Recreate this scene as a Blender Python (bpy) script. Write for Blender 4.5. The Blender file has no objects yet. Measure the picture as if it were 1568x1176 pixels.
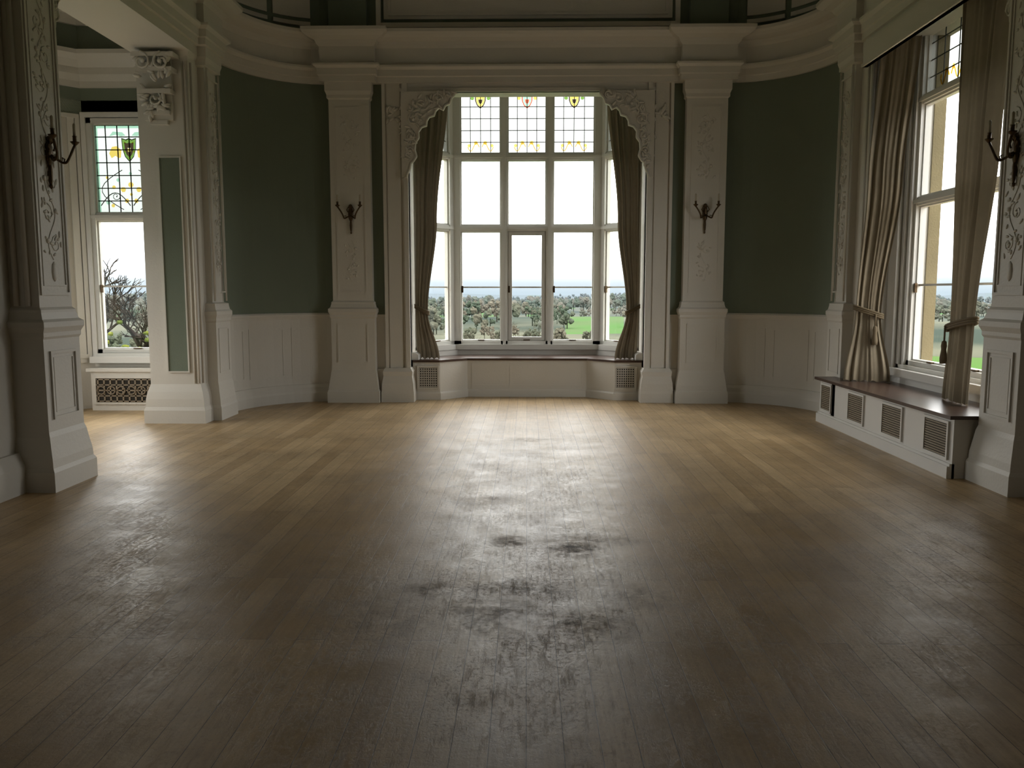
import bpy, bmesh, math, random
from mathutils import Vector, noise
random.seed(7)
scene=bpy.context.scene
D=bpy.data
SKY=8.4
K=6.0/SKY
# ------------------------------------------------------------ materials
def newmat(name):
    m=D.materials.new(name); m.use_nodes=True
    nt=m.node_tree; nt.nodes.clear()
    out=nt.nodes.new('ShaderNodeOutputMaterial')
    return m,nt,out
def N(nt,t,**k):
    n=nt.nodes.new(t)
    for a,b in k.items(): setattr(n,a,b)
    return n
def mat(name,col,rough=.6,var=.12,scale=3.0,bump=.0,bscale=60,metal=0.0,spec=.4):
    m,nt,out=newmat(name)
    b=N(nt,'ShaderNodeBsdfPrincipled')
    geo=N(nt,'ShaderNodeNewGeometry')
    no=N(nt,'ShaderNodeTexNoise'); no.inputs['Scale'].default_value=scale; no.inputs['Detail'].default_value=5
    nt.links.new(geo.outputs['Position'],no.inputs['Vector'])
    mx=N(nt,'ShaderNodeMix',data_type='RGBA')
    mx.inputs[6].default_value=(*[c*(1-var) for c in col],1); mx.inputs[7].default_value=(*[min(1,c*(1+var)) for c in col],1)
    nt.links.new(no.outputs['Fac'],mx.inputs[0]); nt.links.new(mx.outputs[2],b.inputs['Base Color'])
    b.inputs['Roughness'].default_value=rough; b.inputs['Metallic'].default_value=metal
    b.inputs['Specular IOR Level'].default_value=spec
    if bump>0:
        n2=N(nt,'ShaderNodeTexNoise'); n2.inputs['Scale'].default_value=bscale
        nt.links.new(geo.outputs['Position'],n2.inputs['Vector'])
        bp=N(nt,'ShaderNodeBump'); bp.inputs['Strength'].default_value=bump; bp.inputs['Distance'].default_value=.01
        nt.links.new(n2.outputs['Fac'],bp.inputs['Height']); nt.links.new(bp.outputs['Normal'],b.inputs['Normal'])
    nt.links.new(b.outputs[0],out.inputs[0]); return m
WHITE=mat('cream_paint',(.67,.64,.58),.5,.05,2,.15,40)
WHITE2=mat('white_gloss_paint',(.72,.70,.66),.35,.04,2)
GREEN=mat('sage_green_paint',(.185,.215,.165),.8,.06,2,.2,80,spec=.2)
UGREEN=mat('upper_green_paint',(.175,.21,.165),.8,.06,2,spec=.2)
CEIL=mat('ceiling_paint',(.55,.54,.5),.8,.04,2)
BROWNW=mat('dark_varnished_wood',(.075,.046,.034),.28,.3,9)
GRILL=mat('bronze_grille',(.26,.21,.15),.5,.2,20)
DARK=mat('dark_cavity',(.03,.026,.02),.9,.1)
BRONZE=mat('aged_bronze',(.10,.065,.035),.4,.3,40,metal=.8)
CANDLE=mat('candle_wax',(.5,.45,.35),.5,.05)
STONE=mat('sandstone',(.30*K,.25*K,.14*K),.9,.15,8,.3,60)
LEAD=mat('lead_came',(.05,.055,.05),.5,.1)
BACKW=mat('back_panelling',(.07,.05,.035),.6,.2,4)
TASSEL=mat('tieback_braid',(.16,.12,.07),.8,.2,60)
FRAME=mat('window_frame_paint',(.66,.65,.61),.45,.04,3)

def fabric():
    m,nt,out=newmat('curtain_fabric')
    geo=N(nt,'ShaderNodeNewGeometry')
    no=N(nt,'ShaderNodeTexNoise'); no.inputs['Scale'].default_value=14; no.inputs['Detail'].default_value=6
    nt.links.new(geo.outputs['Position'],no.inputs['Vector'])
    mx=N(nt,'ShaderNodeMix',data_type='RGBA')
    mx.inputs[6].default_value=(.225,.185,.13,1); mx.inputs[7].default_value=(.28,.235,.17,1)
    nt.links.new(no.outputs['Fac'],mx.inputs[0])
    d=N(nt,'ShaderNodeBsdfDiffuse'); t=N(nt,'ShaderNodeBsdfTranslucent')
    t.inputs[0].default_value=(.28,.23,.16,1)
    nt.links.new(mx.outputs[2],d.inputs[0])
    ms=N(nt,'ShaderNodeMixShader'); ms.inputs[0].default_value=.06
    nt.links.new(d.outputs[0],ms.inputs[1]); nt.links.new(t.outputs[0],ms.inputs[2]); nt.links.new(ms.outputs[0],out.inputs[0])
    return m
FABRIC=fabric()
def glassm(name,col,gl=.04):
    m,nt,out=newmat(name)
    tr=N(nt,'ShaderNodeBsdfTransparent'); tr.inputs[0].default_value=(*col,1)
    g=N(nt,'ShaderNodeBsdfGlossy'); g.inputs['Roughness'].default_value=.02
    ms=N(nt,'ShaderNodeMixShader'); ms.inputs[0].default_value=gl
    nt.links.new(tr.outputs[0],ms.inputs[1]); nt.links.new(g.outputs[0],ms.inputs[2]); nt.links.new(ms.outputs[0],out.inputs[0])
    return m
GLASS=glassm('clear_glass',(.97,.98,.98))
# thin stained pieces lie over the pale leaded pane, so they multiply with it
G_Y=glassm('stained_yellow',(.9,.66,.16),0); G_G=glassm('stained_green',(.20,.36,.08),0); G_R=glassm('stained_red',(.55,.14,.08),0)
G_D=glassm('stained_brown',(.07,.05,.03),0); G_B=glassm('stained_aqua',(.45,.70,.56),0)
G_W=glassm('leaded_pale_glass',(.22,.23,.22)); G_W2=glassm('leaded_frosted_glass',(.14,.155,.145))

def floorm():
    m,nt,out=newmat('oak_floorboards'); L=nt.links
    b=N(nt,'ShaderNodeBsdfPrincipled')
    geo=N(nt,'ShaderNodeNewGeometry'); sep=N(nt,'ShaderNodeSeparateXYZ'); L.new(geo.outputs['Position'],sep.inputs[0])
    com=N(nt,'ShaderNodeCombineXYZ'); L.new(sep.outputs['Y'],com.inputs['X']); L.new(sep.outputs['X'],com.inputs['Y'])
    br=N(nt,'ShaderNodeTexBrick'); br.offset=.37; br.offset_frequency=2
    br.inputs['Scale'].default_value=1; br.inputs['Brick Width'].default_value=2.1; br.inputs['Row Height'].default_value=.125
    br.inputs['Mortar Size'].default_value=.0018; br.inputs['Mortar Smooth'].default_value=.3
    br.inputs['Color1'].default_value=(0,0,0,1); br.inputs['Color2'].default_value=(1,1,1,1); br.inputs['Mortar'].default_value=(.5,.5,.5,1)
    L.new(com.outputs[0],br.inputs['Vector'])
    def noi(scale,det,rg,vec=None):
        n=N(nt,'ShaderNodeTexNoise'); n.inputs['Scale'].default_value=scale; n.inputs['Detail'].default_value=det; n.inputs['Roughness'].default_value=rg
        L.new(vec or geo.outputs['Position'],n.inputs['Vector']); return n.outputs['Fac']
    def mr(src,a,b_,c,d):
        n=N(nt,'ShaderNodeMapRange')
        for k,v in zip(('From Min','From Max','To Min','To Max'),(a,b_,c,d)): n.inputs[k].default_value=v
        L.new(src,n.inputs[0]); return n.outputs[0]
    def mth(op,a,b_=None,c=None,clamp=False):
        n=N(nt,'ShaderNodeMath',operation=op,use_clamp=clamp)
        for i,v in enumerate((a,b_,c)):
            if v is None: continue
            if isinstance(v,(int,float)): n.inputs[i].default_value=v
            else: L.new(v,n.inputs[i])
        return n.outputs[0]
    def scl(v,f):
        n=N(nt,'ShaderNodeVectorMath',operation='SCALE'); L.new(v,n.inputs[0]); L.new(f,n.inputs['Scale']); return n.outputs[0]
    ramp=N(nt,'ShaderNodeValToRGB'); e=ramp.color_ramp.elements
    e[0].color=(.42,.285,.143,1); e[1].color=(.57,.41,.225,1)
    L.new(br.outputs['Color'],ramp.inputs[0])
    sc=N(nt,'ShaderNodeVectorMath',operation='MULTIPLY'); sc.inputs[1].default_value=(60,2.2,1); L.new(geo.outputs['Position'],sc.inputs[0])
    m1=scl(ramp.outputs[0],mr(noi(1,6,.5,sc.outputs[0]),.3,.7,.86,1.1))
    m2=scl(m1,mr(noi(1.1,7,.65),.35,.68,.76,1.1))
    def blob(lst):
        acc=None
        for (x,y,rx,ry,s) in lst:
            a=N(nt,'ShaderNodeVectorMath',operation='SUBTRACT'); a.inputs[1].default_value=(x,y,0); L.new(geo.outputs['Position'],a.inputs[0])
            c=N(nt,'ShaderNodeVectorMath',operation='MULTIPLY'); c.inputs[1].default_value=(1/rx,1/ry,0); L.new(a.outputs[0],c.inputs[0])
            l=N(nt,'ShaderNodeVectorMath',operation='LENGTH'); L.new(c.outputs[0],l.inputs[0])
            r=mr(l.outputs['Value'],0,1.6,s,0)
            acc=r if acc is None else mth('MAXIMUM',acc,r)
        return acc
    acc=blob([(.29,4.72,.12,.13,1.),(-.11,4.85,.09,.1,.85),(-.16,3.72,.18,.24,.6),(.22,3.62,.2,.18,.5),(-.5,4.05,.14,.1,.6),(-.02,4.05,.25,.12,.5),(0.05,8.35,.3,.1,.4),(-.7,3.7,.25,.3,.35),(.42,4.9,.25,.1,.45),(-.2,5.9,.15,.12,.35),(.65,3.95,.2,.15,.3)])
    wn=mr(noi(10,7,.75),.38,.62,0,1.5)
    st=mth('MULTIPLY',acc,wn,None,True)
    worn=blob([(0,3.6,1.8,1.8,1.),(0,6.5,1.8,2.4,.65),(-2.2,4.3,1.1,1.5,.85),(2.2,4.7,1.1,1.5,.85),(-2.6,7.2,1,1.2,.5)])
    wl=mr(noi(2.3,6,.65),.38,.56,0,1)
    wornm=mth('MULTIPLY',worn,wl,None,True)
    fle=mr(noi(48,6,.8),.51,.62,0,1)
    sc2=N(nt,'ShaderNodeVectorMath',operation='MULTIPLY'); sc2.inputs[1].default_value=(34,6,1); L.new(geo.outputs['Position'],sc2.inputs[0])
    fl2=mr(noi(1,6,.75,sc2.outputs[0]),.52,.64,0,1)
    flk=mth('MULTIPLY',mth('MAXIMUM',fle,fl2),mth('MULTIPLY_ADD',wornm,.85,.10),None,True)
    grime=mth('MULTIPLY',wornm,mr(noi(5,7,.7),.45,.62,0,.35),None,True)
    def mixc(f,a,col):
        mx=N(nt,'ShaderNodeMix',data_type='RGBA'); L.new(f,mx.inputs[0]); L.new(a,mx.inputs[6]); mx.inputs[7].default_value=(*col,1); return mx.outputs[2]
    c=mixc(grime,m2,(.19,.145,.10))
    c=mixc(mth('MULTIPLY',flk,.6),c,(.13,.095,.062))
    c=mixc(st,c,(.06,.042,.028)); c=mixc(br.outputs['Fac'],c,(.09,.06,.036))
    L.new(c,b.inputs['Base Color'])
    rr=mr(noi(3.2,10,.78),.36,.64,.32,.46)
    ra=mth('MULTIPLY_ADD',st,.35,rr); ra=mth('MULTIPLY_ADD',flk,.25,ra)
    L.new(ra,b.inputs['Roughness'])
    b.inputs['Specular IOR Level'].default_value=.45
    hgt=mth('MULTIPLY_ADD',br.outputs['Fac'],-.6,noi(30,6,.7)); hgt=mth('MULTIPLY_ADD',br.outputs['Color'],.25,hgt); hgt=mth('MULTIPLY_ADD',flk,-1.0,hgt)
    bp=N(nt,'ShaderNodeBump'); bp.inputs['Strength'].default_value=.24; bp.inputs['Distance'].default_value=.005
    L.new(hgt,bp.inputs['Height']); L.new(bp.outputs['Normal'],b.inputs['Normal'])
    L.new(b.outputs[0],out.inputs[0]); return m
FLOOR=floorm()

def outdoor(name,c1,c2,scale=.05,haze=(.105,.127,.142),d0=60,d1=3800,pwr=.8):  # aerial haze is painted into the base colour, stronger with distance
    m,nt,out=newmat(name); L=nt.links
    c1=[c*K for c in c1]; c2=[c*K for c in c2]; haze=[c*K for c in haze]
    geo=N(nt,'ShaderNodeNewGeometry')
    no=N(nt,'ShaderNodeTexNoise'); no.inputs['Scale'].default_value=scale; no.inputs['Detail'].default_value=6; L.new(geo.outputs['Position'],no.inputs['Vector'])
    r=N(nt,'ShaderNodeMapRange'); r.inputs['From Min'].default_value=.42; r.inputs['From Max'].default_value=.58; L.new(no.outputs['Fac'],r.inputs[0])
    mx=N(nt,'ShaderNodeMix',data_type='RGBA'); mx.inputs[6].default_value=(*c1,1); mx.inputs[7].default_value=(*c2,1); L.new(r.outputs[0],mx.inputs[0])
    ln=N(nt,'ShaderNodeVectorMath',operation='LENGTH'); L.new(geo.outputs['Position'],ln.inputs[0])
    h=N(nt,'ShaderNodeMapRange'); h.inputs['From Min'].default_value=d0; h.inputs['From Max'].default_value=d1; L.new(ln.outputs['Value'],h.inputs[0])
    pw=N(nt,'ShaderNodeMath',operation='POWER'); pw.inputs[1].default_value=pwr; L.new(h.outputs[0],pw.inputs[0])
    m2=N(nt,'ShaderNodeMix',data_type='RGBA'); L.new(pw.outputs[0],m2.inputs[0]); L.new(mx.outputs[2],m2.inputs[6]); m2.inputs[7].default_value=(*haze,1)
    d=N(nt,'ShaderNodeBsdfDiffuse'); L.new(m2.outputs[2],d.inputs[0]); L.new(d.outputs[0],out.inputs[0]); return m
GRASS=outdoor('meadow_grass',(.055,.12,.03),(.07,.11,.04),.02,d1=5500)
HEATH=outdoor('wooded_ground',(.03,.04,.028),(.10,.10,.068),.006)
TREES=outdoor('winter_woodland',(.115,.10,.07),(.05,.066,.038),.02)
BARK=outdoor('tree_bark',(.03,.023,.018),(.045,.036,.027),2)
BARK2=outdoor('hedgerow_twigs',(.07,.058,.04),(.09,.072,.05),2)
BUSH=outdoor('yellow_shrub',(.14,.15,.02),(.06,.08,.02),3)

# ------------------------------------------------------------ mesh builder
class MB:
    def __init__(s,sx=1): s.v=[];s.f=[];s.m=[];s.s=[];s.sx=sx
    def add(s,vs,fs,mi=0,smooth=False):
        b=len(s.v)
        for p in vs: s.v.append((p[0]*s.sx,p[1],p[2]))
        for f in fs: s.f.append([b+i for i in f]); s.m.append(mi); s.s.append(smooth)
def finish(mb,name,mats,parent=None,recalc=True):
    me=D.meshes.new(name); me.from_pydata(mb.v,[],mb.f); me.update()
    for m in mats: me.materials.append(m)
    for i,p in enumerate(me.polygons): p.material_index=mb.m[i]; p.use_smooth=mb.s[i]
    if recalc:
        bm=bmesh.new(); bm.from_mesh(me); bmesh.ops.recalc_face_normals(bm,faces=bm.faces); bm.to_mesh(me); bm.free()
    ob=D.objects.new(name,me); scene.collection.objects.link(ob)
    if parent: ob.parent=parent
    return ob
def empty(name,loc=(0,0,0)):
    e=D.objects.new(name,None); e.location=loc; e.empty_display_size=.1; scene.collection.objects.link(e); return e
def part(mb,name,mats,par,recalc=True):
    ob=finish(mb,name,mats,None,recalc); ob.parent=par; ob.matrix_parent_inverse=par.matrix_basis.inverted(); return ob
HEX=[(0,1,2,3),(7,6,5,4),(0,4,5,1),(1,5,6,2),(2,6,7,3),(3,7,4,0)]
def box(mb,x0,x1,y0,y1,z0,z1,mi=0):
    mb.add([(x0,y0,z0),(x1,y0,z0),(x1,y1,z0),(x0,y1,z0),(x0,y0,z1),(x1,y0,z1),(x1,y1,z1),(x0,y1,z1)],HEX,mi)
def obox(mb,o,u,n,a,z,d,mi=0):
    vs=[]
    for zz in z:
        for (aa,dd) in ((a[0],d[0]),(a[1],d[0]),(a[1],d[1]),(a[0],d[1])):
            vs.append((o[0]+u[0]*aa+n[0]*dd,o[1]+u[1]*aa+n[1]*dd,zz))
    mb.add(vs,HEX,mi)
def pframe(mb,o,u,n,a0,a1,z0,z1,w=.025,d=.015,mi=0,d0=-.005):
    obox(mb,o,u,n,(a0,a1),(z0,z0+w),(d0,d),mi); obox(mb,o,u,n,(a0,a1),(z1-w,z1),(d0,d),mi)
    obox(mb,o,u,n,(a0,a0+w),(z0+w,z1-w),(d0,d),mi); obox(mb,o,u,n,(a1-w,a1),(z0+w,z1-w),(d0,d),mi)
def sweep(mb,path,prof,mi=0,smooth=False,closed=True):
    n=len(path); sn=[]
    for i in range(n-1):
        dx=path[i+1][0]-path[i][0]; dy=path[i+1][1]-path[i][1]; l=math.hypot(dx,dy); sn.append((dy/l,-dx/l))
    vs=[]
    for i in range(n):
        if i==0: m=sn[0]
        elif i==n-1: m=sn[-1]
        else:
            a,b=sn[i-1],sn[i]; k=1+a[0]*b[0]+a[1]*b[1]; k=max(k,.2); m=((a[0]+b[0])/k,(a[1]+b[1])/k)
        for (o,z) in prof: vs.append((path[i][0]+m[0]*o,path[i][1]+m[1]*o,z))
    P=len(prof); fs=[]
    for i in range(n-1):
        for j in range(P if closed else P-1):
            k=(j+1)%P; fs.append((i*P+j,(i+1)*P+j,(i+1)*P+k,i*P+k))
    if closed: fs.append(tuple(range(P))); fs.append(tuple((n-1)*P+j for j in range(P)))
    mb.add(vs,fs,mi,smooth)
def tube(mb,pts,r,sides=6,mi=0,taper=1.0):
    pts=[Vector(p) for p in pts]; n=len(pts); vs=[]
    up=Vector((.13,.31,.94)).normalized()
    for i,p in enumerate(pts):
        t=(pts[min(i+1,n-1)]-pts[max(i-1,0)])
        if t.length<1e-6: t=Vector((0,0,1))
        t.normalize(); a=t.cross(up)
        if a.length<.05: a=t.cross(Vector((1,0,0)))
        a.normalize(); b=t.cross(a)
        rr=r*(1+(taper-1)*i/max(1,n-1))
        for k in range(sides):
            an=2*math.pi*k/sides; vs.append(p+a*math.cos(an)*rr+b*math.sin(an)*rr)
    fs=[]
    for i in range(n-1):
        for k in range(sides):
            l=(k+1)%sides; fs.append((i*sides+k,(i+1)*sides+k,(i+1)*sides+l,i*sides+l))
    fs.append(tuple(range(sides))); fs.append(tuple((n-1)*sides+k for k in range(sides)))
    mb.add(vs,fs,mi,True)
def ell(mb,c,A,B,C,seg=8,rings=5,mi=0,disp=0):
    c=Vector(c);A=Vector(A);B=Vector(B);C=Vector(C); vs=[c+C]
    for i in range(1,rings):
        th=math.pi*i/rings
        for k in range(seg):
            ph=2*math.pi*k/seg; p=A*math.sin(th)*math.cos(ph)+B*math.sin(th)*math.sin(ph)+C*math.cos(th)
            if disp: p=p*(1+random.uniform(-disp,disp))
            vs.append(c+p)
    vs.append(c-C); fs=[]
    for k in range(seg): fs.append((0,1+k,1+(k+1)%seg))
    for i in range(rings-2):
        for k in range(seg):
            a=1+i*seg; fs.append((a+k,a+seg+k,a+seg+(k+1)%seg,a+(k+1)%seg))
    a=1+(rings-2)*seg; e=len(vs)-1
    for k in range(seg): fs.append((a+k,e,a+(k+1)%seg))
    mb.add(vs,fs,mi,not disp)
def lathe(mb,c,prof,seg=12,mi=0):
    vs=[];P=len(prof)
    for k in range(seg):
        a=2*math.pi*k/seg
        for (r,z) in prof: vs.append((c[0]+r*math.cos(a),c[1]+r*math.sin(a),c[2]+z))
    fs=[]
    for k in range(seg):
        l=(k+1)%seg
        for j in range(P-1): fs.append((k*P+j,l*P+j,l*P+j+1,k*P+j+1))
    fs.append(tuple(k*P for k in range(seg))); fs.append(tuple(k*P+P-1 for k in range(seg)))
    mb.add(vs,fs,mi,True)
def loc(o,u,n,a,d,z): return Vector((o[0]+u[0]*a+n[0]*d,o[1]+u[1]*a+n[1]*d,z))
def leaf(mb,o,u,n,a,z,L,W,ang,h=.014,mi=0):
    c=loc(o,u,n,a,0,z); ca,sa=math.cos(ang),math.sin(ang)
    U=Vector((u[0],u[1],0)); Z=Vector((0,0,1)); Nn=Vector((n[0],n[1],0))
    ell(mb,c,(U*ca+Z*sa)*L,(Z*ca-U*sa)*W,Nn*h,6,4,mi)
def spiral(mb,o,u,n,a,z,r,ang,turn,d=.006,tr=.008,mi=0):
    pts=[]
    for i in range(13):
        t=i/12; rr=r*(1-.82*t); an=ang+turn*t*math.pi*2.4
        pts.append(loc(o,u,n,a+rr*math.cos(an),d,z+rr*math.sin(an)))
    tube(mb,pts,tr,5,mi,.7); ell(mb,pts[-1],Vector((u[0],u[1],0))*tr*1.8,(0,0,tr*1.8),Vector((n[0],n[1],0))*tr*1.8,6,4,mi)
def vine(mb,o,u,n,ac,w,z0,z1,tr=.007,mi=0):
    pts=[];k=int((z1-z0)/.22); KK=max(2,k); Hh=(z1-z0)/KK
    for i in range(KK*8+1):
        z=z0+(z1-z0)*i/(KK*8); pts.append(loc(o,u,n,ac+math.sin(math.pi*(z-z0)/Hh)*w*.22,.001,z))
    tube(mb,pts,tr,5,mi)
    for i in range(KK):
        s=1 if i%2 else -1; zc=z0+Hh*(i+.5)
        spiral(mb,o,u,n,ac+s*w*.18,zc,min(w*.28,Hh*.42),math.pi*.5,s,d=.001,tr=tr,mi=mi)
        for j in range(12):
            leaf(mb,o,u,n,ac+random.uniform(-.45,.45)*w,zc+random.uniform(-.45,.45)*Hh,w*random.uniform(.07,.13),w*.05,random.uniform(0,3.14),.009,mi)
        ell(mb,loc(o,u,n,ac-s*w*.25,0,zc+Hh*.1),Vector((u[0],u[1],0))*w*.09,(0,0,w*.09),Vector((n[0],n[1],0))*.014,8,4,mi)
# ------------------------------------------------------------ floor / ceiling / shell
mb=MB(); box(mb,-7,7,-6,13,-.15,0); finish(mb,'floor',[FLOOR])
mb=MB(); box(mb,-7,7,-6,13,6.2,6.4); finish(mb,'ceiling',[CEIL])
mb=MB(); box(mb,-4.4,4.4,-6.1,-6,0,6.2); finish(mb,'wall_back',[BACKW])

def ep(a): return (2.64+1.14*math.sin(math.radians(a)),10.0+1.35*math.cos(math.radians(a)))
ELL=[ep(a) for a in range(0,91,6)]
def band(z0,z1,t=.22): return [(0,z0),(0,z1),(-t,z1),(-t,z0)]
PIL0=[(-.08,0),(.13,0),(.13,.15),(.105,.18),(.10,.24),(.075,.34),(.06,.41),(.042,.45),(.042,1.15),(.06,1.17),(.06,1.20),(.088,1.24),(.088,1.28),(.05,1.30),(.03,1.35),(.03,1.37),(0,1.39),(0,4.04),(.03,4.06),(.03,4.10),(.06,4.15),(.06,4.27),(-.08,4.27)]
PIL=[(o*.66 if o>0 else o,z) for o,z in PIL0]
PILS=[(o*.5 if o>0 else -.04,z) for o,z in PIL0]
PLAIN=[(-.04,0),(.065,0),(.065,.15),(.05,.19),(.045,.28),(.03,.36),(.01,.42),(0,.45),(0,4.1),(.03,4.15),(.03,4.27),(-.04,4.27)]
ENT=[(-.1,4.26),(.04,4.26),(.04,4.33),(.06,4.34),(.06,4.42),(.10,4.45),(.10,4.475),(.03,4.495),(.03,4.70),(.06,4.73),(.08,4.77),(.16,4.80),(.20,4.83),(.22,4.86),(.22,4.90),(-.1,4.92)]
nN=(0,-1)
PX0,PX1=2.10,2.64; PC=(PX0+PX1)/2
FX,FY=3.76,9.38     # corner of far piers
GX,GY=3.66,9.62     # proud pilaster on the far pier's room face
NX=3.63             # face of near pilasters
for s,side in ((1,'right'),(-1,'left')):
    path=[(1.62,11.35)]+ELL
    mb=MB(s)
    sweep(mb,path,band(0,1.2),0); sweep(mb,path,band(1.2,4.27),1); sweep(mb,path,band(4.27,6.2),2)
    obox(mb,(0,11.35),(1,0),nN,(1.6,2.15),(0,.45),(0,.03),0)
    finish(mb,'wall_north_curve_'+side,[WHITE,GREEN,UGREEN])
    mb=MB(s); cp=[(2.62,11.35)]+ELL[1:]
    sweep(mb,cp,[(-.02,0),(.05,0),(.05,.12),(.04,.15),(.035,.2),(.015,.24),(-.02,.25)]); finish(mb,'baseboard_curve_'+side,[WHITE])
    mb=MB(s)
    sweep(mb,cp,[(-.02,1.14),(.015,1.14),(.02,1.16),(.03,1.18),(.035,1.2),(.02,1.22),(-.02,1.23)])
    for a0,a1 in ((10,30),(35,60),(64,82)):
        pp=[ep(a0+(a1-a0)*i/6) for i in range(7)]
        for z0,z1 in ((.36,.38),(1.0,1.02)): sweep(mb,pp,[(-.01,z0),(.006,z0),(.006,z1),(-.01,z1)])
        for q in (0,1): sweep(mb,[ep(a0 if q==0 else a1-1.0),ep(a0+1.0 if q==0 else a1)],[(-.01,.38),(.006,.38),(.006,1.0),(-.01,1.0)])
    finish(mb,'trim_dado_'+side,[WHITE])
    mb=MB(s); sweep(mb,[(PX0,11.45),(PX0,11.23),(PX1,11.23),(PX1,11.45)],PIL)
    box(mb,PX0-.04,PX1+.04,11.24,11.4,4.2,4.27)
    box(mb,PX0+.02,PX1-.02,11.24,11.5,0,4.2)
    o=(PC,11.23)
    pframe(mb,o,(1,0),nN,-.20,.20,1.5,3.95,.018,.007)
    pframe(mb,(PC,11.2),(1,0),nN,-.21,.21,.55,1.08,.018,.008)
    vine(mb,o,(1,0),nN,0,.26,3.0,3.85,.004)
    vine(mb,o,(1,0),nN,0,.2,1.65,2.2,.003)
    finish(mb,'trim_pilaster_north_'+side,[WHITE])
    mb=MB(s)
    for (a0,a1,d) in ((1.60,1.94,.04),(1.60,1.66,.08),(1.70,1.88,.055),(1.90,1.94,.075)):
        obox(mb,(0,11.35),(1,0),nN,(a0,a1),(0.0,4.27),(-.03,d),0)
    sweep(mb,[(1.60,11.45),(1.60,11.26),(1.95,11.26),(1.95,11.4)],[(-.05,0),(.05,0),(.05,.12),(.045,.16),(.04,.26),(.02,.36),(.03,.42),(.0,.47),(-.05,.47)])
    finish(mb,'trim_bay_casing_'+side,[WHITE])
    epath=[(0,11.29),(PX0-.06,11.29),(PX0-.06,11.18),(PX1+.06,11.18),(PX1+.06,11.32)]+ELL[2:-1]+[(3.75,10.06),(GX-.02,10.06),(GX-.02,9.55),(3.72,9.55),(3.72,6.62),(3.60,6.62),(3.60,6.0),(3.83,6.0),(3.83,-6)]
    mb=MB(s); sweep(mb,epath,ENT); finish(mb,'trim_cornice_'+side,[WHITE])
    mb=MB(s)
    obox(mb,(0,11.35),(1,0),nN,(PX0+.02,PX1-.02),(4.9,6.2),(-.02,.10),0)
    for q in (12,40):
        a0,a1=q,q+24; pp=[ep(a0+(a1-a0)*i/5) for i in range(6)]
        sweep(mb,pp,[(-.01,5.0),(.03,5.0),(.03,5.05),(-.01,5.05)],1); sweep(mb,pp,[(-.01,5.10),(.02,5.10),(.02,5.8),(-.01,5.8)],1)
    finish(mb,'trim_upper_panels_'+side,[UGREEN,WHITE])
    # side piers
    mb=MB(s)
    box(mb,FX+.03,4.31,FY+.03,10.85,0,6.2); box(mb,NX+.03,4.4,6.13,6.52,0,6.2)
    box(mb,3.72,4.4,6.5,9.5,4.15,6.2)
    box(mb,3.85,4.4,-6,6.15,0,6.2)
    finish(mb,'wall_side_'+side,[WHITE])
    mb=MB(s); sweep(mb,[(3.85,6.08),(3.85,-5.98)],[(-.02,0),(.08,0),(.08,.2),(.03,.3),(-.02,.3)])
    finish(mb,'baseboard_side_'+side,[WHITE])
    # far pier pilaster
    mb=MB(s); sweep(mb,[(3.85,10.04),(GX,10.04),(GX,GY),(FX+.12,GY)],PILS)
    sweep(mb,[(FX,GY+.1),(FX,FY),(4.34,FY),(4.34,9.9)],PLAIN)
    box(mb,GX+.03,FX+.1,GY+.03,10.02,0,4.2)
    for (x,y,r) in ((FX+.01,FY-.012,.014),(FX+.06,FY-.008,.010),(FX-.008,FY+.06,.012),(GX-.004,GY+.03,.012),(GX-.004,10.01,.012)):
        tube(mb,[(x,y,1.4 if y>9.6 else .46),(x,y,4.04)],r,8)
    pframe(mb,(GX,GY),(0,1),(-1,0),.06,.37,1.5,3.95,.015,.008)
    vine(mb,(GX,GY),(0,1),(-1,0),.215,.2,1.7,3.8,.003)
    pframe(mb,(GX-.02,GY),(0,1),(-1,0),.05,.37,.55,1.08,.016,.008)
    if s==-1:
        obox(mb,(3.68,FY),(1,0),nN,(.21,.44),(.60,3.0),(-.01,.008),1)
        pframe(mb,(3.68,FY),(1,0),nN,.195,.455,.585,3.015,.016,.02)
        cx=4.10
        for zt,w,d in ((4.1,.25,.17),(3.95,.22,.15),(3.72,.19,.13),(3.5,.15,.08),(3.40,.11,.05)):
            obox(mb,(cx,FY),(1,0),nN,(-w,w*.85),(zt-.045,zt),(0,d))
        obox(mb,(cx,FY),(1,0),nN,(-.17,.15),(3.4,4.1),(0,.04))
        for k in range(44):
            zz=random.uniform(3.42,4.1); w=.1+.12*(zz-3.4)/.7
            leaf(mb,(cx,FY-.06-.09*(zz-3.4)/.7),(1,0),nN,random.uniform(-w,w),zz,.055,.022,random.uniform(0,3.1),.03)
        spiral(mb,(cx,FY-.16),(1,0),nN,-.12,4.0,.1,1.5,-1,tr=.016); spiral(mb,(cx,FY-.16),(1,0),nN,.1,4.0,.1,1.5,1,tr=.016)
        spiral(mb,(cx,FY-.1),(1,0),nN,.0,3.62,.09,1.5,1,tr=.014)
    finish(mb,'trim_pilaster_far_'+side,[WHITE,GREEN])
    # near pilaster
    mb=MB(s); sweep(mb,[(4.4,6.54),(NX,6.54),(NX,6.10),(3.98,6.10)],PIL)
    o=(NX,6.32); u=(0,-1); n=(-1,0)
    pframe(mb,o,u,n,-.20,.20,1.48,3.98,.022,.012)
    pframe(mb,o,u,n,-.155,.155,1.55,3.90,.01,.008)
    vine(mb,o,u,n,0,.25,1.75,3.85,.005)
    ell(mb,loc(o,u,n,0,0,1.66),(0,.035,0),(0,0,.08),(.015,0,0))
    pframe(mb,(NX-.028,6.32),u,n,-.18,.18,.54,1.06,.022,.014)
    pframe(mb,(NX-.028,6.32),u,n,-.135,.135,.59,1.01,.01,.006)
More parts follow.
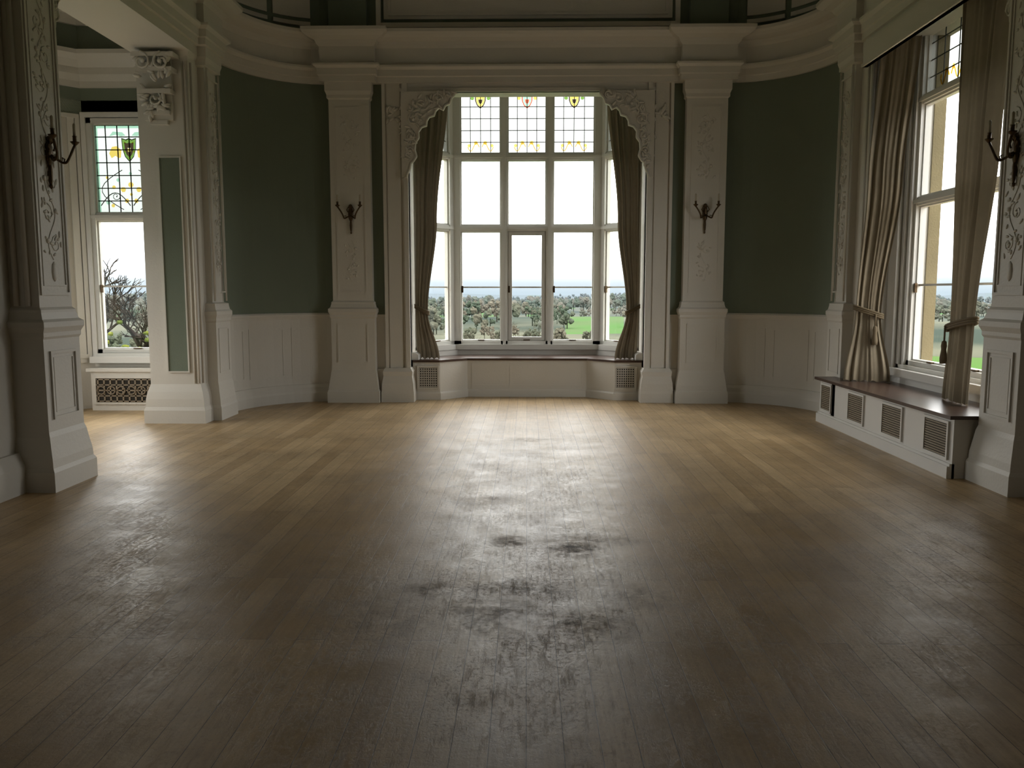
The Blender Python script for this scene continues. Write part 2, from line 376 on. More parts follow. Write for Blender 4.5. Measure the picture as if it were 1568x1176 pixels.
    for k in range(3):
        x=3.71+k*.085; tube(mb,[(x,6.09,1.4),(x,6.09,4.0)],.02,8)
    finish(mb,'trim_pilaster_near_'+side,[WHITE])

mb=MB()
box(mb,-1.63,1.63,11.3,11.6,4.15,4.95,0); box(mb,-1.63,1.63,11.35,11.6,4.9,6.2,1)
pframe(mb,(0,11.35),(1,0),nN,-2.0,2.0,4.98,6.1,.06,.05,0)
obox(mb,(0,11.35),(1,0),nN,(-1.90,1.90),(5.09,6.0),(-.02,.03),0)
pframe(mb,(0,11.35),(1,0),nN,-1.84,1.84,5.13,5.95,.03,.05,0)
obox(mb,(0,11.3),(1,0),nN,(-1.7,1.7),(4.15,4.2),(-.05,.02),0)
finish(mb,'wall_north_lintel',[WHITE,UGREEN])

EDGE=[(.66,0),(.65,.05),(.61,.09),(.585,.16),(.53,.18),(.50,.24),(.44,.21),(.40,.25),(.38,.31),(.31,.33),(.28,.38),(.275,.44),(.21,.46),(.165,.52),(.17,.60),(.125,.66),(.115,.76),(.14,.84),(.10,.90),(.06,.93),(.05,1.0),(.02,1.06),(0,1.12)]
def bracket(name,o,u,n,sx,ztop=4.15,k=1.0,ku=None):
    ku=ku or k
    mb=MB(sx)
    pts=[(-.06,-.0)]+EDGE+[(-.06,1.12)]
    pts=[(a*ku,z*k) for a,z in pts]; P=len(pts)
    vs=[loc(o,u,n,a,-.05,ztop-z) for a,z in pts]+[loc(o,u,n,a,.05,ztop-z) for a,z in pts]
    fs=[tuple(range(P)),tuple(P+i for i in range(P))]+[(i,(i+1)%P,P+(i+1)%P,P+i) for i in range(P)]
    mb.add(vs,fs)
    tube(mb,[loc(o,u,n,a*ku,.05,ztop-z*k) for a,z in EDGE],.018*k,6)
    oo=(o[0]+n[0]*.05,o[1]+n[1]*.05)
    for (a,z,r,an,t) in ((.42,.1,.08,0,1),(.22,.16,.12,1,-1),(.12,.36,.09,2,1),(.06,.58,.07,1,-1),(.05,.78,.06,0,1),(.56,.06,.05,2,-1)):
        spiral(mb,oo,u,n,a*ku,ztop-z*k,r*k,an,t,tr=.014*k)
    for i in range(60):
        t=random.random(); j=min(len(EDGE)-2,int(t*(len(EDGE)-1))); e=EDGE[j]; q=random.uniform(.15,1.0)
        leaf(mb,oo,u,n,e[0]*q*ku,ztop-(e[1]*random.uniform(.5,1)+.02)*k,.05*k,.018*k,random.uniform(0,3.1),.022)
    return finish(mb,name,[WHITE])
for s,sd in ((1,'right'),(-1,'left')):
    bracket('trim_carved_bracket_bay_'+sd,(1.62,11.29),(-1,0),nN,s)
    bracket('trim_carved_bracket_near_'+sd,(3.72,6.56),(0,1),(-1,0),s,4.15,.6,.75)
    mb=MB(s); o=(1.77,11.29)
    for i in range(18): leaf(mb,o,(1,0),nN,random.uniform(-.12,.1),3.86+random.uniform(-.09,.1),.05,.02,random.uniform(0,3.1),.02)
    for i in range(10): leaf(mb,o,(1,0),nN,-.1+random.uniform(-.03,.03),3.8-.06*i,.035,.016,random.uniform(0,3.1),.016)
    finish(mb,'trim_garland_'+sd,[WHITE])
mb=MB(); box(mb,3.67,3.72,6.5,9.42,3.95,4.2); box(mb,3.65,3.72,6.5,9.42,3.95,3.98)
finish(mb,'trim_recess_pelmet',[WHITE])

# ------------------------------------------------------------ bay shell
mb=MB()
bp=[(1.62,11.5),(1.62,12.02),(1.10,12.62),(-1.10,12.62),(-1.62,12.02),(-1.62,11.5)]
bp=bp[::-1]
sweep(mb,bp,[(0,0),(0,.62),(-.2,.62),(-.2,0)],0); sweep(mb,bp,[(0,4.6),(0,5.0),(-.2,5.0),(-.2,4.6)],0)
box(mb,1.62,1.82,11.5,12.02,.6,4.62,0); box(mb,-1.82,-1.62,11.5,12.02,.6,4.62,0)
finish(mb,'wall_bay',[WHITE])
mb=MB(); box(mb,-1.9,1.9,11.4,12.95,4.75,4.95); finish(mb,'ceiling_bay',[WHITE])
mb=MB()
bf=[(-1.6,11.5),(-1.22,11.5),(-.86,11.86),(.86,11.86),(1.22,11.5),(1.6,11.5)]
sweep(mb,bf,[(0,0),(0,.53),(-.12,.53),(-.12,0)],0)
sweep(mb,bf,[(-.02,0),(.025,0),(.025,.09),(.012,.11),(-.02,.11)],0)
vs=[(x,y-.03,.53) for x,y in bf]+[(1.6,12.02,.53),(1.1,12.6,.53),(-1.1,12.6,.53),(-1.6,12.02,.53)]
k=len(vs); vs2=vs+[(x,y,.56) for x,y,z in vs]
mb.add(vs2,[tuple(range(k)),tuple(k+i for i in range(k))]+[(i,(i+1)%k,k+(i+1)%k,k+i) for i in range(k)],1)
for x0 in (-1.54,1.22):
    obox(mb,(x0,11.5),(1,0),nN,(.02,.29),(.17,.46),(0,.004),3)
    pframe(mb,(x0,11.5),(1,0),nN,0,.31,.15,.48,.022,.02,0)
    for i in range(9):
        obox(mb,(x0,11.5),(1,0),nN,(.027+i*.031,.040+i*.031),(.17,.46),(.002,.012),0)
        obox(mb,(x0,11.5),(1,0),nN,(.02,.29),(.178+i*.033,.191+i*.033),(.002,.012),0)
for a0,a1 in ((-.8,-.28),(-.25,.25),(.28,.8)): pframe(mb,(0,11.86),(1,0),nN,a0,a1,.16,.49,.015,.005,0)
finish(mb,'window_seat',[WHITE,BROWNW,GRILL,DARK])

# ------------------------------------------------------------ windows
SH=[(-.5,.5),(-.2,.44),(0,.5),(.2,.44),(.5,.5),(.46,.05),(.3,-.28),(0,-.5),(-.3,-.28),(-.46,.05)]
def shield(mb,o,u,n,a,z,w,h,mi,d=0.012,inner=None):
    P=len(SH)
    if inner is None:
        mb.add([loc(o,u,n,a+x*w,d,z+y*h) for x,y in SH],[tuple(range(P))],mi)
    else:
        mb.add([loc(o,u,n,a+x*w,d,z+y*h) for x,y in SH]+[loc(o,u,n,a+x*w*inner,d,z+y*h*inner) for x,y in SH],[(i,(i+1)%P,P+(i+1)%P,P+i) for i in range(P)],mi)
def disc(mb,o,u,n,a,z,r,mi,d=.012,q=8):
    mb.add([loc(o,u,n,a+r*math.cos(t*2*math.pi/q),d,z+r*math.sin(t*2*math.pi/q)) for t in range(q)],[tuple(range(q))],mi)
def stained(par,o,u,n,a0,a1,z0,z1,cols,rows,full=True,red=False):
    mb=MB(); w=a1-a0; h=z1-z0; ac=(a0+a1)/2; lw=.006 if full else .005
    for i in range(1,cols): x=a0+w*i/cols; obox(mb,o,u,n,(x-lw,x+lw),(z0,z1),(-.004,.004),0)
    for i in range(1,rows): z=z0+h*i/rows; obox(mb,o,u,n,(a0,a1),(z-lw,z+lw),(-.004,.004),0)
    if full:
        for s in (-1,1):
            tube(mb,[loc(o,u,n,ac+s*(.02+w*.42*t/10),.006,z0+.10+.16*abs(math.sin(t*math.pi/10))) for t in range(11)],.006,5,0)
            tube(mb,[loc(o,u,n,ac+s*w*(.12+.3*math.sin(t*.35)),.006,z0+.05+.055*t) for t in range(10)],.005,5,0)
            spiral(mb,o,u,n,ac+s*.2,z0+.22,.06,.5,s,tr=.005)
    part(mb,'lead_cames',[LEAD],par)
    mb=MB(); mats=[G_Y,G_G,G_R,G_D,G_B,LEAD]
    if full:
        zc=z1-h*.29; cw,ch=.19,.30
        shield(mb,o,u,n,ac,zc,cw,ch,5,.011,.9); shield(mb,o,u,n,ac,zc,cw*.9,ch*.9,1,.012,.7); shield(mb,o,u,n,ac,zc,cw*.63,ch*.63,3,.012,.3)
        for dx,dz in ((-.05,.09),(.05,.09),(0,-.1),(-.06,-.02),(.06,-.02)): disc(mb,o,u,n,ac+dx,zc+dz,.012,0,.016)
        disc(mb,o,u,n,ac,zc,.024,0)
        for s in (-1,1):
            pts=[(.10,.02),(.16,.07),(.22,.06),(.26,-.02),(.23,-.08),(.18,-.05),(.14,-.08),(.11,-.07)]
            mb.add([loc(o,u,n,ac+s*x,.01,zc-.02+y) for x,y in pts],[tuple(range(len(pts)))],0)
            pts=[(.04,.18),(.08,.22),(.2,.23),(.25,.17),(.17,.19),(.1,.17)]
            mb.add([loc(o,u,n,ac+s*x,.01,zc+y) for x,y in pts],[tuple(range(len(pts)))],4)
            for (x,z,r,mi) in ((.10,.30,.035,0),(.22,.33,.025,0),(.06,.16,.03,0),(.3,.14,.03,4),(.16,.42,.025,4),(.3,.45,.02,0),(.24,.1,.025,0)):
                disc(mb,o,u,n,ac+s*x,z0+z,r,mi,.011,6)
        disc(mb,o,u,n,ac,z0+.36,.035,0); disc(mb,o,u,n,ac,z0+.5,.02,4); disc(mb,o,u,n,ac,z0+.24,.02,0)
        bw=w*.06
        for (x0,x1,c,d) in ((a0,a0+bw,z0,z1),(a1-bw,a1,z0,z1),(a0+bw,a1-bw,z1-bw,z1)):
            mb.add([loc(o,u,n,x0,.009,c),loc(o,u,n,x1,.009,c),loc(o,u,n,x1,.009,d),loc(o,u,n,x0,.009,d)],[(0,1,2,3)],4)
    else:
        cw,ch=.17,.20; zc=4.31
        shield(mb,o,u,n,ac,zc,cw,ch,2 if red else 3,.010,.78); shield(mb,o,u,n,ac,zc,cw*.76,ch*.76,4 if red else 0,.010,.5); shield(mb,o,u,n,ac,zc,cw*.36,ch*.36,3 if not red else 2,.01)
        for s in (-1,1):
            disc(mb,o,u,n,ac+s*.12,zc+.05,.03,1 if not red else 0,.01,6)
            tube(mb,[loc(o,u,n,ac+s*(.02+.17*t/10),.006,z0+.1+.06*math.sin(t*math.pi/5)) for t in range(11)],.006,5,0)
            disc(mb,o,u,n,ac+s*.07,z0+.16,.03,0); disc(mb,o,u,n,ac+s*.17,z0+.12,.025,0)
    part(mb,'stained_glass_crest',mats,par,False)
    mb=MB(); mb.add([loc(o,u,n,a0,0,z0),loc(o,u,n,a1,0,z0),loc(o,u,n,a1,0,z1),loc(o,u,n,a0,0,z1)],[(0,1,2,3)]); part(mb,'leaded_glass',[G_W2 if full else G_W],par,False)
def window(name,o,u,n,W,z0,z1,mull,trans,bars=(1.58,),jamb=.09,casement=None,stain=None,cols=4,rows=6,full=False,mw=.05,stone=False,jambL=None):
    e=empty(name,(o[0],o[1],z0)); mb=MB(); jl=jambL or jamb
    d0,d1=-.06,.07
    obox(mb,o,u,n,(-.02,jl),(z0,z1),(d0,d1)); obox(mb,o,u,n,(W-jamb,W+.02),(z0,z1),(d0,d1))
    obox(mb,o,u,n,(0,W),(z0,z0+.07),(d0,d1)); obox(mb,o,u,n,(0,W),(z1-.06,z1),(d0,d1))
    obox(mb,o,u,n,(0,W),(z0-.06,z0+.02),(-.1,.12))
    for m in mull: obox(mb,o,u,n,(m-mw,m+mw),(z0,z1),(d0,d1)); obox(mb,o,u,n,(m-mw*.45,m+mw*.45),(z0,z1),(d1,d1+.025))
    for t in trans: obox(mb,o,u,n,(0,W),(t-.045,t+.045),(d0,d1-.01)); obox(mb,o,u,n,(0,W),(t-.02,t+.02),(d1-.01,d1+.015))
    part(mb,'frame',[FRAME],e)
    if stone:
        mb=MB(); obox(mb,o,u,n,(-.3,jl+.02),(z0-.1,z1),(-.18,d0)); obox(mb,o,u,n,(W-jamb,W+.3),(z0-.1,z1),(-.18,d0))
        part(mb,'stone_reveal',[STONE],e)
    xs=[jl]+[v for m in mull for v in (m-mw,m+mw)]+[W-jamb]
    lights=[(xs[i],xs[i+1]) for i in range(0,len(xs),2)]
    zs=[z0+.07]+[v for t in trans for v in (t-.045,t+.045)]+[z1-.06]; rowsz=[(zs[i],zs[i+1]) for i in range(0,len(zs),2)]
    mb=MB()
    for (a,b) in lights:
        for (c,d) in rowsz: pframe(mb,o,u,n,a,b,c,d,.018,.03,0,-.03)
    for b_ in bars:
        for (a,b) in lights: obox(mb,o,u,n,(a,b),(b_-.011,b_+.011),(-.012,.012))
    if casement is not None:
        a,b=lights[casement]; c,d=rowsz[0]; pframe(mb,o,u,n,a+.018,b-.018,c+.01,d-.01,.048,.045,0,-.02)
    part(mb,'sash',[FRAME],e)
    mb=MB()
    for (a,b) in lights:
        for i,(c,d) in enumerate(rowsz):
            if stain and i==len(rowsz)-1: continue
            mb.add([loc(o,u,n,a,0,c),loc(o,u,n,b,0,c),loc(o,u,n,b,0,d),loc(o,u,n,a,0,d)],[(0,1,2,3)])
    part(mb,'glass',[GLASS],e,False)
    mb=MB()
    for (a,b) in lights:
        obox(mb,o,u,n,((a+b)/2-.05,(a+b)/2+.05),(z0+.075,z0+.09),(.03,.06)); obox(mb,o,u,n,(a+.01,a+.035),(1.5,1.6),(.03,.055))
    part(mb,'window_latch',[BRONZE],e)
    if stain:
        for i,(a,b) in enumerate(lights): stained(e,o,u,n,a,b,rowsz[-1][0],rowsz[-1][1],cols,rows,full,red=(i==1 and len(lights)==3))
    return e
window('window_1',(-1.12,12.6),(1,0),(0,-1),2.24,.70,4.64,[.775,1.455],[2.46,3.51],jamb=.12,casement=1,stain=True,cols=4,rows=6)
L=math.hypot(.5,.6)
window('window_2',(-1.62,12.02),(.5/L,.6/L),(.6/L,-.5/L),L,.70,4.64,[],[2.46,3.51],jamb=.13,stain=True,cols=3,rows=6)
window('window_3',(1.12,12.62),(.5/L,-.6/L),(-.6/L,-.5/L),L,.70,4.64,[],[2.46,3.51],jamb=.13,stain=True,cols=3,rows=6)
mb=MB()
sweep(mb,bp,[(.10,.56),(.10,.63),(.06,.66),(-.15,.66),(-.15,.56)]); finish(mb,'trim_bay_sill',[WHITE2])

def hole_wall(mb,o,u,n,W,holes,z0,z1,t=.2,mi=0):
    a=0
    for (h0,h1,c,d) in holes:
        obox(mb,o,u,n,(a,h0),(z0,z1),(-t,0),mi); obox(mb,o,u,n,(h0,h1),(z0,c),(-t,0),mi); obox(mb,o,u,n,(h0,h1),(d,z1),(-t,0),mi); a=h1
    obox(mb,o,u,n,(a,W),(z0,z1),(-t,0),mi)
mb=MB()
hole_wall(mb,(-5.62,10.6),(1,0),(0,-1),1.4,[(.06,1.08,.7,3.68)],0,3.9)
cL=math.hypot(.78,.78); cu=(.78/cL,.78/cL); cn=(.78/cL,-.78/cL)
obox(mb,(-6.40,9.82),cu,cn,(0,cL),(0,3.9),(-.2,0))
hole_wall(mb,(-6.40,6.1),(0,1),(1,0),3.72,[(.6,3.3,.7,3.68)],0,3.9)
obox(mb,(-6.6,6.1),(1,0),(0,1),(0,2.3),(0,3.9),(-.15,0))
ap=[(-6.4,6.1),(-6.4,9.82),(-5.62,10.6),(-4.2,10.6)]
sweep(mb,ap,band(3.68,5.3,.2),1)
finish(mb,'wall_alcove',[WHITE,GREEN])
mb=MB()
sweep(mb,ap,[(-.02,4.05),(.05,4.05),(.05,4.12),(.08,4.2),(.08,4.28),(.14,4.36),(.2,4.42),(.2,4.47),(-.02,4.5)])
sweep(mb,ap,[(-.02,4.80),(.05,4.80),(.12,4.9),(.25,4.97),(.25,5.02),(-.02,5.02)])
o=(-6.40,9.82)
for a0,a1 in ((.62,.70),(.78,.84),(.92,1.0)): obox(mb,o,cu,cn,(a0,a1),(.6,3.68),(0,.03))
pframe(mb,o,cu,cn,.1,1.06,.66,3.72,.05,.04)
finish(mb,'trim_alcove_cornice',[WHITE])
mb=MB(); box(mb,-6.7,-3.9,5.95,10.85,5.0,5.3); finish(mb,'ceiling_alcove',[WHITE])
mb=MB()
obox(mb,(-6.6,6.1),(1,0),(0,1),(0,2.3),(3.8,5.3),(-.15,0)); finish(mb,'wall_alcove_near',[WHITE])
window('window_4',(-5.56,10.64),(1,0),(0,-1),1.02,.70,3.68,[],[2.46],jamb=.06,stain=True,full=True,cols=6,rows=7)
window('added_fill_window',(-6.44,6.7),(0,1),(1,0),2.7,.70,3.68,[.9,1.8],[2.46],jamb=.07,stain=True,full=True,cols=5,rows=7)  # unseen side window, added to bring bounce light into the alcove
mb=MB(); pframe(mb,(-5.62,10.6),(1,0),(0,-1),-.0,1.14,.66,3.75,.06,.05); obox(mb,(-5.62,10.6),(1,0),(0,-1),(-.0,1.3),(.60,.68),(0,.14)); finish(mb,'trim_alcove_architrave',[WHITE2])
mb=MB()
box(mb,-5.56,-4.42,10.36,10.58,0,.50,0); box(mb,-5.6,-4.42,10.32,10.59,.50,.54,0)
obox(mb,(-5.5,10.36),(1,0),nN,(.0,.92),(.1,.42),(0,.004),2)
pframe(mb,(-5.52,10.36),(1,0),nN,0,.96,.08,.44,.025,.02,0)
for i in range(12):
    obox(mb,(-5.5,10.36),(1,0),nN,(.02+i*.08,.04+i*.08),(.1,.42),(.004,.014),1)
for i in range(5): obox(mb,(-5.5,10.36),(1,0),nN,(0,.92),(.11+i*.07,.128+i*.07),(.004,.014),1)
for i in range(7):
    c=(.07+i*.13); tube(mb,[loc((-5.5,10.36),(1,0),nN,c+.05*math.cos(t*math.pi/6),.016,.26+.05*math.sin(t*math.pi/6)) for t in range(13)],.009,5,1)
finish(mb,'radiator_cover',[WHITE,GRILL,DARK])

mb=MB()
hole_wall(mb,(4.2,9.55),(0,-1),(-1,0),3.1,[(.3,2.8,.72,4.62)],0,5.0,.15)
finish(mb,'wall_recess',[WHITE])
mb=MB(); box(mb,3.62,4.6,6.4,9.5,4.70,4.9); finish(mb,'ceiling_recess',[WHITE])
window('window_6',(4.2,9.28),(0,-1),(-1,0),2.6,.70,4.64,[1.22,1.95],[2.46,3.51],jamb=.09,jambL=.30,stain=True,cols=3,rows=6,stone=True)
mb=MB()
for k,(a,b,d) in enumerate(((-.1,.09,.16),(.11,.17,.12),(.2,.25,.10))): obox(mb,(4.2,9.28),(0,-1),(-1,0),(a,b),(.6,4.6),(0,d))
obox(mb,(4.2,9.3),(0,-1),(-1,0),(0,2.68),(.60,.68),(0,.2)); obox(mb,(4.2,9.3),(0,-1),(-1,0),(0,2.68),(.5,.62),(0,.15)); finish(mb,'trim_recess_sill',[WHITE2])
mb=MB()
box(mb,3.44,4.1,6.62,9.30,0,.49,0); box(mb,3.44,3.60,9.2,9.66,0,.49,0)
box(mb,3.40,3.46,6.62,9.66,0,.10,0); box(mb,3.42,3.46,6.62,9.66,.10,.12,0)
mb.add([(3.38,6.57,.49),(4.06,6.57,.49),(4.06,9.3,.49),(3.62,9.3,.49),(3.62,9.7,.49),(3.38,9.7,.49),(3.38,6.57,.52),(4.06,6.57,.52),(4.06,9.3,.52),(3.62,9.3,.52),(3.62,9.7,.52),(3.38,9.7,.52)],
 [(0,1,2,3,4,5),(6,7,8,9,10,11)]+[(i,(i+1)%6,6+(i+1)%6,6+i) for i in range(6)],1)
o=(3.44,0)
for (y0,y1) in ((6.70,7.08),(7.53,7.93),(8.40,8.78),(9.30,9.58)):
    obox(mb,o,(0,1),(-1,0),(y0,y1),(.16,.44),(0,.004),3)
    pframe(mb,o,(0,1),(-1,0),y0-.02,y1+.02,.14,.46,.022,.018,0)
    for i in range(13): obox(mb,o,(0,1),(-1,0),(y0,y1),(.165+i*.021,.178+i*.021),(.004,.012),2)
finish(mb,'window_seat',[WHITE2,BROWNW,GRILL,DARK])

# ------------------------------------------------------------ curtains
def curtain(name,levels,folds,amp,tie_z,zbot,side=1,seed=0):
    levels=sorted(levels,key=lambda l:l[0]); NU=folds*12; NV=70; vs=[]
    def at(z):
        for i in range(len(levels)-1):
            a,b=levels[i],levels[i+1]
            if z<=b[0]+1e-9:
                t=(z-a[0])/(b[0]-a[0]); t=t*t*(3-2*t) ; return [Vector(a[k]).lerp(Vector(b[k]),t) for k in (1,2)],a[3]+(b[3]-a[3])*t
        return [Vector(levels[-1][1]),Vector(levels[-1][2])],levels[-1][3]
    zt=levels[-1][0]
    for j in range(NV+1):
        z=zbot+(zt-zbot)*j/NV; (A,B),am=at(z); d=(B-A); nn=Vector((d.y,-d.x)).normalized()*side
        for i in range(NU+1):
            t=i/NU; ph=2*math.pi*folds*t
            jit=.8*math.sin(ph*.37+seed+z*.5)+.5*math.sin(ph*1.7+z*.9+seed)
            am2=.55+.45*math.sin(ph*.23+seed*2)
            p=A+d*(t+.02*math.sin(ph*.5+z))+nn*amp*am*(am2*math.sin(ph+.35*math.sin(z*1.1+seed))+.45*jit)
            vs.append((p.x,p.y,z+ (0 if j else .01*math.sin(ph))))
    fs=[(j*(NU+1)+i,j*(NU+1)+i+1,(j+1)*(NU+1)+i+1,(j+1)*(NU+1)+i) for j in range(NV) for i in range(NU)]
    e=empty(name,(vs[0][0],vs[0][1],zbot)); mb=MB(); mb.add(vs,fs,0,True); part(mb,'drape',[FABRIC],e,False)
    (A,B),am=at(tie_z); c=(A+B)/2; d=(B-A)/2; nn=Vector((d.y,-d.x)).normalized()*side
    mb=MB()
    for k in range(3):
        pts=[]
        for q in range(19):
            an=2*math.pi*q/18; p=c+d*1.12*math.cos(an)+nn*(amp*am*1.5+.02)*math.sin(an); pts.append((p.x,p.y,tie_z+.02*k-.05*math.cos(an)))
        tube(mb,pts,.012,6)
    tp=c+d*.6+nn*(amp*am*1.6+.03)
    tube(mb,[(tp.x,tp.y,tie_z),(tp.x,tp.y,tie_z-.14)],.008,6)
    lathe(mb,(tp.x,tp.y,tie_z-.34),[(.03,0),(.032,.05),(.022,.13),(.026,.16),(.02,.2),(.006,.21)],10)
    part(mb,'tieback',[TASSEL],e)
    mb=MB(); A,B=[Vector(levels[-1][1]),Vector(levels[-1][2])]
    obox(mb,(A.x,A.y),((B-A).normalized().x,(B-A).normalized().y),(nn.normalized().x,nn.normalized().y),(0,(B-A).length),(zt,zt+.05),(-.03,.03)); part(mb,'heading_rail',[BRONZE],e)
    return e
for s in (-1,1):
    curtain('curtain',[(.57,(s*1.57,11.72),(s*1.24,11.70),.9),(1.22,(s*1.58,11.72),(s*1.40,11.70),.7),(2.5,(s*1.57,11.72),(s*1.26,11.72),.9),(4.3,(s*1.57,11.72),(s*1.10,11.72),1.0)],5,.03,1.24,.57,s,1.3*s)
curtain('curtain',[(.53,(3.52,9.2),(3.97,9.02),.9),(1.24,(3.64,9.24),(3.88,9.12),.6),(2.7,(3.72,9.27),(4.0,9.03),.8),(4.3,(3.80,9.25),(4.08,8.95),.8)],5,.026,1.27,.53,1,.5)
curtain('curtain',[(.53,(3.80,7.10),(3.85,7.68),.9),(1.2,(3.80,7.08),(3.85,7.62),.8),(2.7,(3.81,6.9),(3.86,7.70),1),(4.3,(3.82,6.8),(3.88,7.74),1)],6,.03,1.2,.53,-1,2.5)

# ------------------------------------------------------------ sconces
def sconce(o,u,n,z):
    e=empty('wall_sconce',(o[0],o[1],z)); U=Vector((u[0],u[1],0)); Nn=Vector((n[0],n[1],0)); Z=Vector((0,0,1)); C=Vector((o[0],o[1],z))
    mb=MB()
    ell(mb,C+Nn*.012,U*.035,Z*.11,Nn*.02,10,8); ell(mb,C-Z*.15+Nn*.012,U*.018,Z*.10,Nn*.016,8,6)
    ell(mb,C+Z*.10+Nn*.02,U*.028,Z*.03,Nn*.02); ell(mb,C-Z*.25+Nn*.012,U*.012,Z*.02,Nn*.012)
    for s in (-1,1):
        tube(mb,[C+Nn*.02+Z*.06,C+Nn*.03+U*s*.03+Z*.09,C+Nn*.03+U*s*.05+Z*.05,C+Nn*.03+U*s*.03+Z*.02],.008,6)
    part(mb,'backplate',[BRONZE],e)
    mb=MB(); mc=MB()
    for s in (-1,1):
        pts=[]
        for t in range(15):
            q=t/14; x=.15*q+.02*math.sin(q*math.pi*2); zz=-.05*math.sin(q*math.pi*1.2)-.02+.075*q**3; dd=.03+.10*math.sin(q*math.pi*.5)
            pts.append(C+U*s*x+Nn*dd+Z*zz)
        tube(mb,pts,.010,7)
        tube(mb,[pts[5],pts[5]+Z*.03+U*s*.01,pts[5]+Z*.035-U*s*.02,pts[5]+Z*.015-U*s*.02],.006,5)
        c=pts[-1]; lathe(mb,c,[(.006,-.01),(.03,.015),(.034,.022),(.014,.026),(.014,.06),(.018,.065)],12)
        lathe(mc,c+Z*.06,[(.011,0),(.011,.09),(.004,.1)],10)
    part(mb,'arms',[BRONZE],e); part(mc,'candles',[CANDLE],e)
for s in (-1,1):
    sconce((s*PC,11.225),(1,0),(0,-1),2.55)
    sconce((s*(NX-.005),6.32),(0,1),(-s,0),2.55)

# ------------------------------------------------------------ outside
def H(x,y):
    r=math.hypot(x,y)
    pts=[(0,-1.5),(45,-1.7),(110,-8.5),(220,-13),(600,-18.5),(1300,-26),(2200,-36),(3500,-30),(5300,-26)]
    for i in range(len(pts)-1):
        if r<=pts[i+1][0]: t=(r-pts[i][0])/(pts[i+1][0]-pts[i][0]); z=pts[i][1]+(pts[i+1][1]-pts[i][1])*t; break
    else: z=-26
    z+=noise.noise(Vector((x*.003,y*.003,0)))*min(1,r/500)*7+noise.noise(Vector((x*.0008,y*.0012,5)))*min(1,r/2500)*40
    return z
mb=MB(); R=[14,20,28,36,45,60,80,110,150,200,260,310,360,420,480,560,640,720,840,980,1150,1300,1450,1600,1800,2000,2200,2400,2600,2800,3050,3300,3600,3900,4200,4600,5300]; T=240; vs=[]
for r in R:
    for k in range(T+1):
        a=math.radians(-80+160*k/T); x,y=r*math.sin(a),r*math.cos(a); vs.append((x,y,H(x,y)))
mb.v=[tuple(v) for v in vs]
for i in range(len(R)-1):
    for k in range(T):
        f=[i*(T+1)+k,i*(T+1)+k+1,(i+1)*(T+1)+k+1,(i+1)*(T+1)+k]; az=-80+160*(k+.5)/T; r=R[i]
        g=(r<70 or (2.9<az<7 and 300<=r<720) or (-24<az<-20 and 200<r<420) or (noise.noise(Vector((az*.6,r*.004,9)))>.28 and r>560))
        mb.f.append(f); mb.m.append(0 if g else 1); mb.s.append(True)
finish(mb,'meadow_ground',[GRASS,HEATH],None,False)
mb=MB()
def grove(x,y,n,sp,h0,h1,blobs=4,bs=1.0):
    for _ in range(n):
        X=x+random.gauss(0,sp); Y=y+random.gauss(0,sp*.5); rr=math.hypot(X,Y); az=math.degrees(math.atan2(X,Y))
        if 2.9<az<7 and 240<rr<700: continue
        h=random.uniform(h0,h1); w=h*random.uniform(.28,.42); z=H(X,Y)
        for q in range(blobs):
            b=bs*random.uniform(.7,1.2)
            ell(mb,(X+random.uniform(-.8,.8)*w,Y+random.uniform(-.5,.5)*w,z+h*random.uniform(.3,.85)),(w*.5*b,0,0),(0,w*.5*b,0),(0,0,h*.2*b),8,6,0,.35)
        tube(mb,[(X,Y,z-1),(X,Y,z+h*.5)],w*.07,4)
for _ in range(24):
    a=math.radians(random.uniform(-14,14)); r=random.uniform(190,290); grove(r*math.sin(a),r*math.cos(a),2,9,3.5,6,22,.5)
for _ in range(170):
    a=math.radians(random.uniform(-36,36)); r=random.uniform(300,900); grove(r*math.sin(a),r*math.cos(a),5,22,6,12,8,.6)
for _ in range(330):
    a=math.radians(random.uniform(-34,34)); r=random.uniform(900,3600); grove(r*math.sin(a),r*math.cos(a),9,70,11,20,2,1.2)
for _ in range(14):
    a=math.radians(random.uniform(-32,-24)); r=random.uniform(90,190); grove(r*math.sin(a),r*math.cos(a),3,9,3,6,16,.5)
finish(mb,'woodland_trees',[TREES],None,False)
def baretree(name,x,y,h,seed,dep=5,mt=None,rk=.035):
    random.seed(seed); mb=MB()
    def rec(p,d,l,r,dep):
        q=p+d*l*.5+Vector((random.uniform(-.06,.06),random.uniform(-.06,.06),0))*l; e=q+(d+Vector((random.uniform(-.3,.3),random.uniform(-.3,.3),random.uniform(-.1,.2)))).normalized()*l*.5
        tube(mb,[p,q,e],r,4,0,.65)
        if dep==0: return
        for _ in range(3 if dep>1 else 4):
            nd=(d+Vector((random.uniform(-1,1),random.uniform(-1,1),random.uniform(-.35,.6)))).normalized(); rec(e if random.random()<.6 else q,nd,l*random.uniform(.6,.82),r*.6,dep-1)
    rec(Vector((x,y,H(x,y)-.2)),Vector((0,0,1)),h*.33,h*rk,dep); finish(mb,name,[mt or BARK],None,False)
baretree('bare_tree',-17.8,34,5.4,3)
baretree('bare_tree',-14.8,31.5,4.4,11)
baretree('bare_tree',-27,47,6.5,21)
baretree('bare_tree',32,47,8.0,5)
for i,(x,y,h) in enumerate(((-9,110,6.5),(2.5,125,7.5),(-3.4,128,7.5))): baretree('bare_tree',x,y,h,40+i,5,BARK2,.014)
random.seed(4)
mb=MB()
for _ in range(260):
    ell(mb,(-11.9+random.gauss(0,.5),23+random.gauss(0,.5),-1.3+abs(random.gauss(0,.75))),(.09,0,0),(0,.09,0),(0,0,.06),5,4,0,.3)
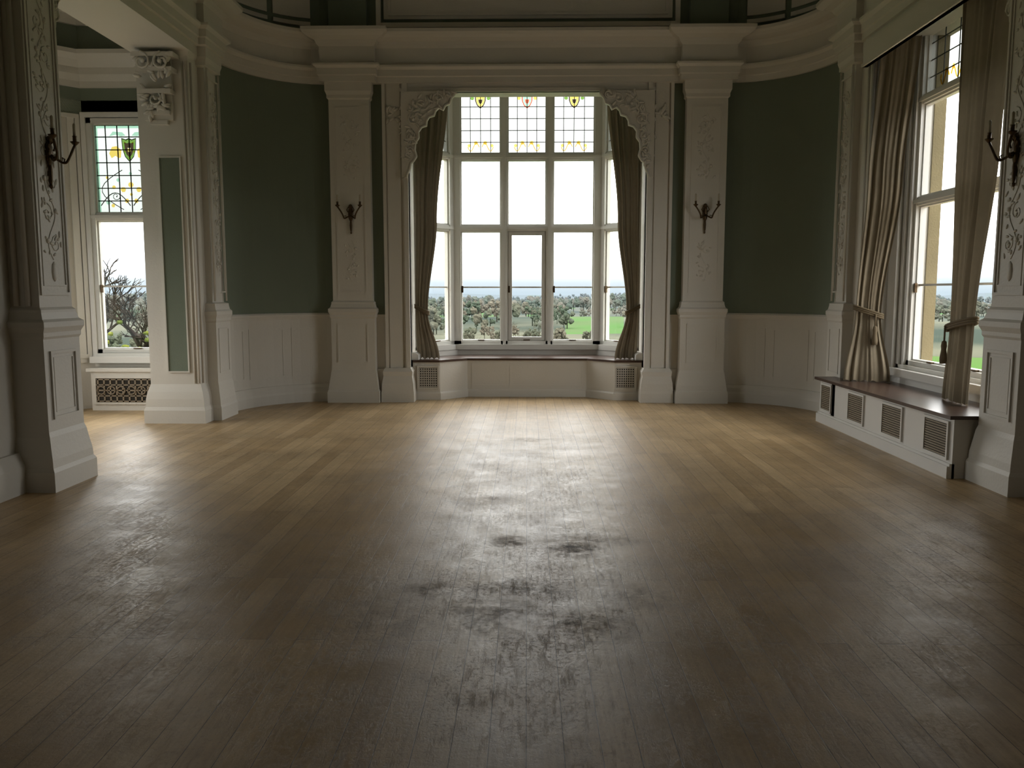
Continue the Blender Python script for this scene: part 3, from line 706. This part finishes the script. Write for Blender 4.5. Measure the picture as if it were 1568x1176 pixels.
finish(mb,'flowering_shrub',[BUSH],None,False)

# ------------------------------------------------------------ world
w=D.worlds.new('overcast_sky'); scene.world=w; w.use_nodes=True; nt=w.node_tree; nt.nodes.clear(); LK=nt.links
tc=N(nt,'ShaderNodeTexCoord'); sp=N(nt,'ShaderNodeSeparateXYZ'); LK.new(tc.outputs['Generated'],sp.inputs[0])
cr=N(nt,'ShaderNodeValToRGB'); el=cr.color_ramp.elements
el[0].position=0; el[0].color=(.118*K,.142*K,.158*K,1); el[1].position=1; el[1].color=(1,.985,.96,1)
for p,c in ((.014,(.152*K,.17*K,.18*K)),(.04,(.34,.35,.36)),(.09,(.82,.82,.81)),(.3,(1,.99,.965))):
    x=el.new(p); x.color=(*c,1)
LK.new(sp.outputs['Z'],cr.inputs[0])
bg=N(nt,'ShaderNodeBackground'); bg.inputs[1].default_value=SKY; LK.new(cr.outputs[0],bg.inputs[0])
wo=N(nt,'ShaderNodeOutputWorld'); LK.new(bg.outputs[0],wo.inputs[0])
def portal(locn,rot,sx,sy):
    l=D.lights.new('sky_portal','AREA'); l.shape='RECTANGLE'; l.size=sx; l.size_y=sy; l.cycles.is_portal=True
    ob=D.objects.new('sky_portal',l); ob.location=locn; ob.rotation_euler=rot; scene.collection.objects.link(ob)
h=math.pi/2
portal((0,12.75,2.66),(-h,0,0),2.3,3.9)
portal((-1.42,12.4,2.66),(-h,0,math.radians(50)),.8,3.9)
portal((1.42,12.4,2.66),(-h,0,math.radians(-50)),.8,3.9)
portal((-5.05,10.8,2.2),(-h,0,0),1.02,3.0)
portal((-6.6,8.05,2.2),(-h,0,math.radians(90)),2.7,3.0)
portal((4.42,8.0,2.66),(-h,0,math.radians(-90)),2.5,3.9)
# ------------------------------------------------------------ camera
cd=D.cameras.new('camera'); cd.sensor_width=36; cd.lens=1262/1568*36; cd.clip_end=9000; cd.clip_start=.05
co=D.objects.new('camera',cd); co.location=(0,0,1.5); co.rotation_euler=(math.radians(90-6.33),0,math.radians(1.04)); scene.collection.objects.link(co); scene.camera=co
scene.view_settings.view_transform='Standard'
